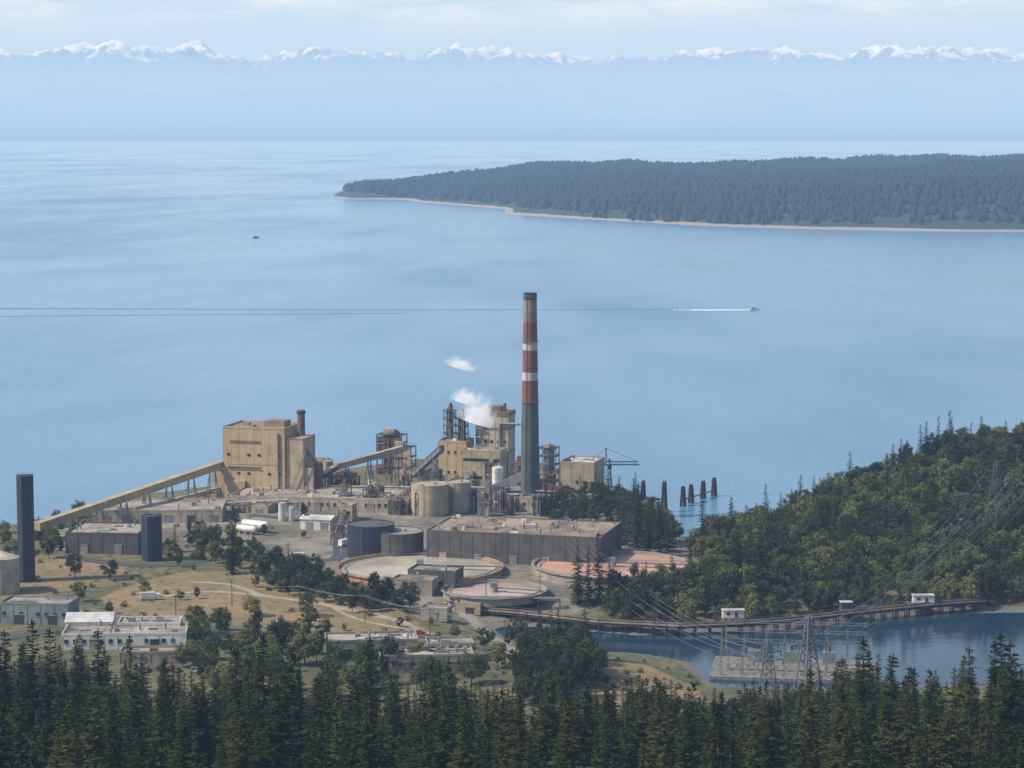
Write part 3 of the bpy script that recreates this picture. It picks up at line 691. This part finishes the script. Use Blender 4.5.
# ---------------------------------------------------------------- causeway / trestle
def trestle():
    pts=[(446,612),(520,618),(600,627),(680,631),(740,629),(800,624),(860,617),(930,610),(985,606)]
    mb=MB(); zt=4.6; L=[Vector((*P(a,b_-6,zt),zt)) for a,b_ in pts]
    for a,b_ in zip(L[:-1],L[1:]):
        mb.beam(a,b_,4.2,'conc',.5); d=b_-a; u=d.normalized(); sd=Vector((u.y,-u.x,0)); n=max(2,int(d.length/5))
        for s_ in (-1,1):
            mb.beam(a+sd*s_*2+Vector((0,0,1.3)),b_+sd*s_*2+Vector((0,0,1.3)),.1,'steel'); mb.beam(a+sd*s_*1.7-Vector((0,0,.8)),b_+sd*s_*1.7-Vector((0,0,.8)),.35,'wood',.9)
        for i in range(n):
            p=a+d*i/n
            for s_ in (-1,0,1): mb.tube(p+sd*s_*1.7-Vector((0,0,7)),p+sd*s_*1.7,.26,'wood',6)
            mb.beam(p-sd*2,p+sd*2-Vector((0,0,4)),.15,'wood')
            for s_ in (-1,1): mb.beam(p+sd*s_*2,p+sd*s_*2+Vector((0,0,1.3)),.1,'steel')
        mb.tube(a+Vector((0,0,.7))+sd*.9,b_+Vector((0,0,.7))+sd*.9,.45,'rust',8); mb.tube(a+Vector((0,0,.6))-sd*.6,b_+Vector((0,0,.6))-sd*.6,.3,'rust',8)
    mb.obj('pipeline_trestle')
    c=MB()
    for a,b_ in zip(L[:-1],L[1:]):
        d=b_-a; u=d.normalized(); sd=Vector((u.y,-u.x,0)); o=Vector((0,7,0))
        v=[a+o+sd*s_*w-Vector((0,0,zt-zz)) for s_,w,zz in ((-1,7,-2),(-1,2.4,2.8),(1,2.4,2.8),(1,7,-2))]; v+=[q+d for q in v]
        c.add(v,[(0,1,5,4),(1,2,6,5),(2,3,7,6)],'rock')
    c.obj('rubble_causeway')
trestle()
for px,py in [(733,627),(923,612),(846,619)]:
    x,y=P(px,py-9,5); mb=MB(); s_=1 if px!=846 else .55
    mb.box(0,0,-.5,9*s_,3.6,.6,'conc'); mb.box(0,0,.1,8.6*s_,3.2,2.8,'white' if px!=846 else 'dconc'); mb.box(0,0,2.9,9.2*s_,3.8,.3,'roofw'); mb.box(1,-1.66,.3,1,.12,2,'dark'); mb.box(-2.2*s_,-1.66,1.2,1.4,.12,1,'glass')
    for a in (-3,3): mb.tube((a*s_,0,-6),(a*s_,0,-.5),.3,'wood',8)
    mb.obj('valve_house',(x,y,5.4),math.radians(4))
# ---------------------------------------------------------------- wharf, crane, dolphins
def crane():
    x,y=P(606,492,4); mb=MB(); h=PT(606,448,y).z-4
    for a in (-3.5,3.5):
        for b_ in (-3,3): mb.beam((a,b_,-4),(a*.55,b_*.55,h*.75),.6,'dark')
    for i in range(5):
        f=i/5;z0=h*.75*f;z1=h*.75*(f+.2); w0=3.5*(1-.45*f)
        mb.beam((-w0,-3*(1-.45*f),z0),(w0*.9,-3*(1-.45*(f+.2)),z1),.3,'dark'); mb.beam((-w0,-3*(1-.45*f),z1),(w0,-3*(1-.45*f),z1),.3,'dark')
    zb=h*.62
    for o in (-.9,.9): mb.beam((-9,o,zb),(18,o,zb),.35,'dark'); mb.beam((-9,o,zb+1.8),(17,o,zb+1.8),.25,'dark')
    for i in range(14): mb.beam((-9+i*1.9,-.9,zb),(-8+i*1.9,-.9,zb+1.8),.18,'dark'); mb.beam((-8+i*1.9,-.9,zb+1.8),(-7.1+i*1.9,-.9,zb),.18,'dark')
    mb.beam((0,0,h*.75),(0,0,h),.6,'dark'); mb.beam((0,0,h),(17,0,zb+1.8),.18,'dark'); mb.beam((0,0,h),(-9,0,zb+1.8),.18,'dark'); mb.box(-7,0,zb-2,3.5,2.6,2.2,'dark'); mb.box(2,0,zb-2.4,2,2,2.2,'rust')
    mb.obj('wharf_crane',(x,y,4))
crane()
mb=MB()
wa=[Vector((*P(a,c,4),4)) for a,c in [(560,488),(605,493),(655,500)]]
for a,b_ in zip(wa[:-1],wa[1:]):
    d=b_-a; mb.beam(a,b_,9,'wood',.8)
    for i in range(int(d.length/3)):
        p=a+d*i/int(d.length/3)
        for o in (-4,-1.5,1.5,4): mb.tube(p+Vector((0,o,-9)),p+Vector((0,o,0)),.25,'wood',6)
mb.obj('wharf')
for px,py,pt in [(683,506,486),(691,503,484),(703,498,480),(714,496,477),(643,506,480),(664,512,480)]:
    x,y=P(px,py,0); h=PT(px,pt,y).z; mb=MB()
    for i in range(9):
        a=6.283*i/9; mb.tube((2.0*math.cos(a),2.0*math.sin(a),-6),(.8*math.cos(a),.8*math.sin(a),h*R.uniform(.88,1)),.34,'wood',7)
    mb.ring(0,0,h*.75,1.5,1.2,.35,'dark',12); mb.ring(0,0,h*.4,1.7,1.4,.3,'dark',12); mb.obj('mooring_dolphin',(x,y,0))
mb=MB(); A=Vector((*P(684,506,0),3.5));B=Vector((*P(716,496,0),3.5)); mb.beam(A,B,1.2,'wood',.35); mb.obj('catwalk')
# ---------------------------------------------------------------- transmission towers, wires, substation
def pylon(name,x,y,z,h,yaw,mat='steel',s=1.):
    mb=MB(); b0=h*.12; t=.22*s
    def w(f): return b0*(1-f)**1.2*.9+ .7
    N_=9
    for i in range(N_):
        f0,f1=i/N_,(i+1)/N_; a0,a1=w(f0),w(f1)
        C0=[(-a0,-a0),(a0,-a0),(a0,a0),(-a0,a0)];C1=[(-a1,-a1),(a1,-a1),(a1,a1),(-a1,a1)]
        for q in range(4):
            r_=(q+1)%4; mb.beam((*C0[q],h*f0),(*C1[q],h*f1),t,mat); mb.beam((*C0[q],h*f0),(*C1[r_],h*f1),t*.6,mat); mb.beam((*C0[r_],h*f0),(*C1[q],h*f1),t*.6,mat)
    for zz,l in ((.66,.26),(.8,.22),(.93,.17)):
        for s_ in (-1,1):
            e=(s_*h*l,0,h*zz); mb.beam((0,-.6,h*zz-.2),e,t*.8,mat); mb.beam((0,.6,h*zz-.2),e,t*.8,mat); mb.beam((0,0,h*zz+1.6),e,t*.8,mat); mb.beam(e,(e[0],0,e[2]-1.6),.25,'dark')
    mb.obj(name,(x,y,z),yaw)
    c_,s2=math.cos(yaw),math.sin(yaw)
    return [Vector((x+c_*s_*h*l,y+s2*s_*h*l,z+h*zz-1.6)) for zz,l in ((.66,.26),(.8,.22),(.93,.17)) for s_ in (-1,1)]
def pyl(px,pb,pt,yaw=.4,s=1.):
    x,y,z=PG(px,pb); h=PT(px,pt,y).z-z; return pylon('transmission_tower',x,y,z,h,yaw,'steel',s)
T1=pyl(808,696,616,.5,1.8)
xx_,yy_=P(996,508,30); T2=pylon('transmission_tower',xx_,yy_,g(xx_,yy_),PT(996,460,yy_).z-g(xx_,yy_),.6,'sgrey',.8)
T3=pyl(768,700,640,.3,1.2); T4=pyl(566,560,516,.5,.5)
x5,y5=620,1330; T5=pylon('transmission_tower',x5,y5,g(x5,y5),34,.6)
def wires(A,B,sag,name='power_lines',r=.065):
    mb=MB()
    for a,b_ in zip(A,B):
        pr=a
        for i in range(1,17):
            t=i/16; p=a.lerp(b_,t)-Vector((0,0,sag*4*t*(1-t))); mb.tube(pr,p,r,'steel',4); pr=p
    mb.obj(name)
wires(T1,T2,10); wires(T3,[v+Vector((10,-4,0)) for v in T2],12); wires(T2,T5,8); wires(T3,T4,10); 
def substation():
    x,y,z=PG(790,684); z=max(z,1.5); mb=MB()
    for row,yy in enumerate((0,18,34)):
        for i in range(8):
            xx=-26+i*7.6; hh=13 if (i+row)%3 else 17
            if (row+i)%2 and row: continue
            for o in (-.5,.5): mb.beam((xx+o,yy,-3),(xx,yy,hh),.26,'steel')
            for q in range(6): mb.beam((xx-.5,yy,q*2),(xx+.5,yy,q*2+2),.14,'steel')
        zz=12.6
        mb.beam((-26,yy-.4,zz),(27.2,yy-.4,zz),.22,'steel'); mb.beam((-26,yy+.4,zz+.9),(27.2,yy+.4,zz+.9),.22,'steel')
        for i in range(36): mb.beam((-26+i*1.48,yy,zz),(-25.2+i*1.48,yy,zz+.9),.12,'steel')
    for i in range(14):
        xx=-24+i*3.6; mb.box(xx,9,-1,1.2,1.6,3.5,'conc'); mb.cyl(xx,9,2.5,.18,2.2,'conc',n=8)
    for i in range(3): mb.box(-15+i*14,26,-1,5,3.5,5,'teal'); mb.cyl(-15+i*14,26,4,.4,2,'dark',n=8)
    mb.box(0,14,-3,60,34,3.0,'rock')
    mb.obj('substation_gantry',(x,y-8,z),math.radians(-8))
substation()
def pole(px,py,h=11,name='utility_pole'):
    x,y,z=PG(px,py); mb=MB(); mb.tube((0,0,-1),(0,0,h),.2,'wood',7,.13); mb.beam((-1.3,0,h-.8),(1.3,0,h-.8),.16,'wood'); 
    for a in (-1.1,0,1.1): mb.cyl(a,0,h-.7,.08,.35,'white',n=6)
    mb.obj(name,(x,y,z),R.uniform(0,.6)); return [Vector((x+a,y,z+h-.4)) for a in (-1.1,0,1.1)]
pr=None
for px,py in [(176,622),(232,606),(300,612),(365,622),(430,636),(505,648)]:
    q=pole(px,py)
    if pr: wires(pr,q,1.2,'overhead_wire',.04)
    pr=q
for px,py in [(196,540),(233,572),(340,575),(486,612),(540,612),(655,640),(666,648)]: pole(px,py,13)
# ---------------------------------------------------------------- roads
def road(name,pts,w,mat,line=False,dz=.12):
    Q=[Vector(PG(*p)) for p in pts]; S=[]
    for i in range(len(Q)-1):
        p0=Q[max(i-1,0)];p1=Q[i];p2=Q[i+1];p3=Q[min(i+2,len(Q)-1)]; n=max(2,int((p2-p1).length/3))
        for j in range(n):
            t=j/n; S.append(.5*((2*p1)+(p2-p0)*t+(2*p0-5*p1+4*p2-p3)*t*t+(3*p1-p0-3*p2+p3)*t**3))
    S.append(Q[-1]); mb=MB(); vs=[];ls=[]
    for i,p in enumerate(S):
        a=S[max(i-1,0)];b_=S[min(i+1,len(S)-1)]; d=(b_-a); sd=Vector((d.y,-d.x,0)).normalized(); ww=w*(1 if line else R.uniform(.8,1.2))
        for s_ in (-1,1):
            q=p+sd*s_*ww/2; vs.append((q.x,q.y,g(q.x,q.y)+dz))
        for s_ in (-.08,.08): q=p+sd*s_; ls.append((q.x,q.y,g(p.x,p.y)+dz+.03))
    fs=[(2*i,2*i+1,2*i+3,2*i+2) for i in range(len(S)-1)]; mb.add(vs,fs,mat)
    if line: mb.add(ls,fs,'swhite')
    mb.obj(name)
road('dirt_road',[(150,600),(200,592),(262,596),(330,606),(400,622),(440,640)],4.5,'dirt')
road('dirt_road',[(262,596),(230,585),(190,582)],3,'dirt')
road('dirt_road',[(330,606),(360,620),(420,632)],2.6,'dirt')
road('paved_road',[(0,640),(80,628),(200,628),(300,640),(420,636),(520,660),(530,690)],7,'asph',True)
road('mill_road',[(60,556),(150,566),(250,556),(330,560),(340,545),(330,525),(250,515)],7,'asph',True)
road('mill_road',[(420,606),(470,618),(520,660)],6,'conc')
# ---------------------------------------------------------------- vehicles
def car(px,py,col,yaw,truck=False):
    x,y,z=PG(px,py); mb=MB(); L=4.5 if not truck else 8
    mb.box(0,0,.35,L,1.85,.65,col); 
    if truck: mb.box(-1,0,1.0,L-2.4,2.2,2.2,'white'); mb.box(L/2-1,0,1.0,1.8,2.0,1.5,col); mb.box(L/2-.55,0,1.7,.95,1.9,.6,'glass')
    else:
        v=[(-1.5,-.85,1),(1.1,-.85,1),(1.1,.85,1),(-1.5,.85,1),(-1.0,-.7,1.55),(.4,-.7,1.55),(.4,.7,1.55),(-1,.7,1.55)]
        mb.add(v,[(0,1,5,4),(1,2,6,5),(2,3,7,6),(3,0,4,7)],'glass'); mb.add(v,[(4,5,6,7)],col)
    for a in (-L*.32,L*.32):
        for s_ in (-.95,.95): mb.tube((a,s_-.1,.34),(a,s_+.1,.34),.34,'tyre',12)
    mb.obj('truck' if truck else 'car',(x,y,z+.15),yaw)
for i in range(14): car(R.uniform(430,500),R.uniform(606,614),R.choice(['white','redcar','bluecar','steel','dark']),R.uniform(-.3,.3))
for i in range(10): car(R.uniform(130,200),R.uniform(666,672),R.choice(['white','redcar','bluecar','steel','dark']),1.5)
car(150,600,'white',.2,True); car(345,546,'white',1,True); car(420,634,'redcar',0); car(300,560,'white',.1,True)
# ---------------------------------------------------------------- boats + wakes
def foam(name,col,rough):
    m,nt,b=newmat(name); b.inputs['Base Color'].default_value=(*col,1); b.inputs['Roughness'].default_value=rough; return m
M['foam']=foam('wake_foam',(.88,.9,.92),.8); M['slick']=foam('smooth_slick',(.065,.155,.25),.25); M['slick'].node_tree.nodes['Principled BSDF'].inputs['IOR'].default_value=1.33
def boat(px,py,L,yaw):
    x,y=P(px,py,0); mb=MB(); w=L*.16
    v=[(-L/2,-w,0),(L*.2,-w,0),(L/2,0,.4),(L*.2,w,0),(-L/2,w,0),(-L/2,-w*1.2,L*.12),(L*.25,-w*1.2,L*.13),(L*.58,0,L*.17),(L*.25,w*1.2,L*.13),(-L/2,w*1.2,L*.12)]
    mb.add(v,[(0,1,6,5),(1,2,7,6),(2,3,8,7),(3,4,9,8),(4,0,5,9),(5,6,7,8,9)],'dark' if px<300 else 'white'); mb.box(-L*.05,0,L*.125,L*.4,w*1.5,L*.14,'conc'); mb.box(-L*.02,0,L*.17,L*.36,w*1.56,L*.05,'glass'); mb.box(-L*.1,0,L*.27,L*.25,w*1.2,.2,'white'); mb.beam((-L*.1,0,L*.28),(-L*.1,0,L*.5),.15,'steel')
    mb.obj('motor_boat',(x,y,.1),yaw)
boat(754,310,11,0.0); boat(256,238,13,0.3)
mb=MB(); n=46; pts=[]
for i in range(n+1):
    t=i/n; px=750-t*78; x,y=P(px,310.2,0); w=3.5+14*t*(1-t)*(.6+.6*R.random()); pts+=[(x,y-w,.25),(x,y+w,.25)]
mb.add(pts,[(2*i,2*i+2,2*i+3,2*i+1) for i in range(n) if i<34 or R.random()<.5],'foam'); mb.obj('boat_wake')
mb=MB(); n=60
for off,dw in ((0,.9),(9,.6)):
    pts=[]
    for i in range(n+1):
        t=i/n; px=676-t*760; x,y=P(px,309+off*t+.8*math.sin(t*5),0); w=(3+5*t)*dw; pts+=[(x,y-w,.2),(x,y+w,.2)]
    mb.add(pts,[(2*i,2*i+2,2*i+3,2*i+1) for i in range(n) if off==0 or i>20],'slick')
mb.obj('old_boat_wake')
# ---------------------------------------------------------------- steam
def steam(name,blobs,dens,th):
    m=bpy.data.materials.new(name); m.use_nodes=True; nt=m.node_tree
    for x in list(nt.nodes):
        if x.type!='OUTPUT_MATERIAL': nt.nodes.remove(x)
    v=nt.nodes.new('ShaderNodeVolumeScatter'); v.inputs['Color'].default_value=(1,1,1,1)
    em=nt.nodes.new('ShaderNodeEmission'); em.inputs[0].default_value=(.95,.97,1,1)  # steam given a glow of its own, imitating light scattered inside the plume
    tc=nt.nodes.new('ShaderNodeTexCoord'); n=nz(nt,2.4,4,tc.outputs['Object'],.7)
    ln=nt.nodes.new('ShaderNodeVectorMath'); ln.operation='LENGTH'; nt.links.new(tc.outputs['Object'],ln.inputs[0])
    f=math_(nt,'SUBTRACT',1.0,ln.outputs['Value'])
    q=math_(nt,'SUBTRACT',math_(nt,'ADD',math_(nt,'MULTIPLY',n.outputs[0],1.5),math_(nt,'MULTIPLY',f,.55)),th)
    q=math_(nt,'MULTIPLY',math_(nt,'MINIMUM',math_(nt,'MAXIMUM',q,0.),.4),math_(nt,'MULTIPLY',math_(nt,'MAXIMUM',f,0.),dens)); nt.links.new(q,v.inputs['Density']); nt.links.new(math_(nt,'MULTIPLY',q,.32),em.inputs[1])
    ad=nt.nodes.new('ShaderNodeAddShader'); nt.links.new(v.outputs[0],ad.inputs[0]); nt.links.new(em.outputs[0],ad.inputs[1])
    nt.links.new(ad.outputs[0],nt.nodes['Material Output'].inputs['Volume'])
    e=empty(name)
    for (px,py,Y,wx,hz) in blobs:
        c=PT(px,py,Y); mb=MB(); k=Y/F
        mb.dome(0,0,0,1,1,m,16,6); mb.dome(0,0,0,1,-1,m,16,6)
        o=mb.obj('plume',c,0,e); o.scale=(wx*k/2,wx*k/2,hz*k/2); o.rotation_euler=(0,.3,0)
steam('steam_plume',[(477,422,1218,44,70),(465,402,1218,36,34)],1.9,.80)
steam('steam_puff',[(460,367,1222,40,26)],.9,.80)
# ---------------------------------------------------------------- atmosphere
def haze(name,ac,ec,box):
    m=bpy.data.materials.new(name); m.use_nodes=True; nt=m.node_tree
    for x in list(nt.nodes):
        if x.type!='OUTPUT_MATERIAL': nt.nodes.remove(x)
    va=nt.nodes.new('ShaderNodeVolumeAbsorption'); va.inputs[0].default_value=(*ac,1); va.inputs[1].default_value=1e-4
    em=nt.nodes.new('ShaderNodeEmission'); em.inputs[0].default_value=(*ec,1); em.inputs[1].default_value=1e-4  # haze emits its colour in place of scattered sun and sky light
    ad=nt.nodes.new('ShaderNodeAddShader'); nt.links.new(va.outputs[0],ad.inputs[0]); nt.links.new(em.outputs[0],ad.inputs[1]); nt.links.new(ad.outputs[0],nt.nodes['Material Output'].inputs['Volume'])
    mb=MB(); mb.box(*box,m); mb.obj(name)
haze('atmosphere_haze',(.66,.57,.42),(.190,.314,.533),(0,43000,-80,128000,94000,1500))
# ---------------------------------------------------------------- light
sv=Vector((-.75,-.20,.78)).normalized()
el=math.asin(sv.z); az=math.atan2(sv.x,sv.y)
w=bpy.data.worlds.new('World'); scn.world=w; w.use_nodes=True; nt=w.node_tree
bg=nt.nodes['Background']; sky=nt.nodes.new('ShaderNodeTexSky'); sky.sky_type='NISHITA'; sky.sun_disc=False
sky.sun_elevation=el; sky.sun_rotation=az; sky.air_density=1.0; sky.dust_density=1.2; sky.ozone_density=1.5
tc=nt.nodes.new('ShaderNodeTexCoord'); mp=nt.nodes.new('ShaderNodeMapping'); mp.inputs['Scale'].default_value=(7,7,38); nt.links.new(tc.outputs['Generated'],mp.inputs[0])
n=nz(nt,1.6,9,mp.outputs[0],.6)
cl=ramp(nt,n.outputs[0],.44,.60,(0,0,0),(1,1,1)).outputs[0]
sx=nt.nodes.new('ShaderNodeSeparateXYZ'); nt.links.new(tc.outputs['Generated'],sx.inputs[0])
veil=ramp(nt,sx.outputs[2],.04,.30,(.7,.7,.7),(0,0,0)).outputs[0]
base=mix(nt,veil,sky.outputs[0],(5.1,6.1,6.9))
lim=ramp(nt,sx.outputs[2],.036,.050,(0,0,0),(1,1,1)).outputs[0]; lim2=ramp(nt,sx.outputs[2],.1,.25,(1,1,1),(.0,.0,.0)).outputs[0]
fac=math_(nt,'MULTIPLY',math_(nt,'MULTIPLY',cl,lim),lim2)
col=mix(nt,math_(nt,'MULTIPLY',fac,.8),base,(8.6,8.3,7.1)); nt.links.new(col,bg.inputs[0]); bg.inputs[1].default_value=.145
sl=bpy.data.lights.new('sun','SUN'); sl.energy=5.0; sl.angle=math.radians(.5); sl.color=(1,.93,.81)
so=bpy.data.objects.new('sun',sl); scn.collection.objects.link(so); so.rotation_euler=sv.to_track_quat('Z','Y').to_euler()
cam=bpy.data.cameras.new('camera'); co=bpy.data.objects.new('camera',cam); scn.collection.objects.link(co); scn.camera=co
co.location=(0,0,H); co.rotation_euler=(math.pi/2-TH,0,0); cam.sensor_fit='HORIZONTAL'; cam.angle=2*math.atan(512/F); cam.clip_start=5; cam.clip_end=200000
scn.view_settings.view_transform='Standard'; scn.view_settings.look='None'; scn.view_settings.exposure=0
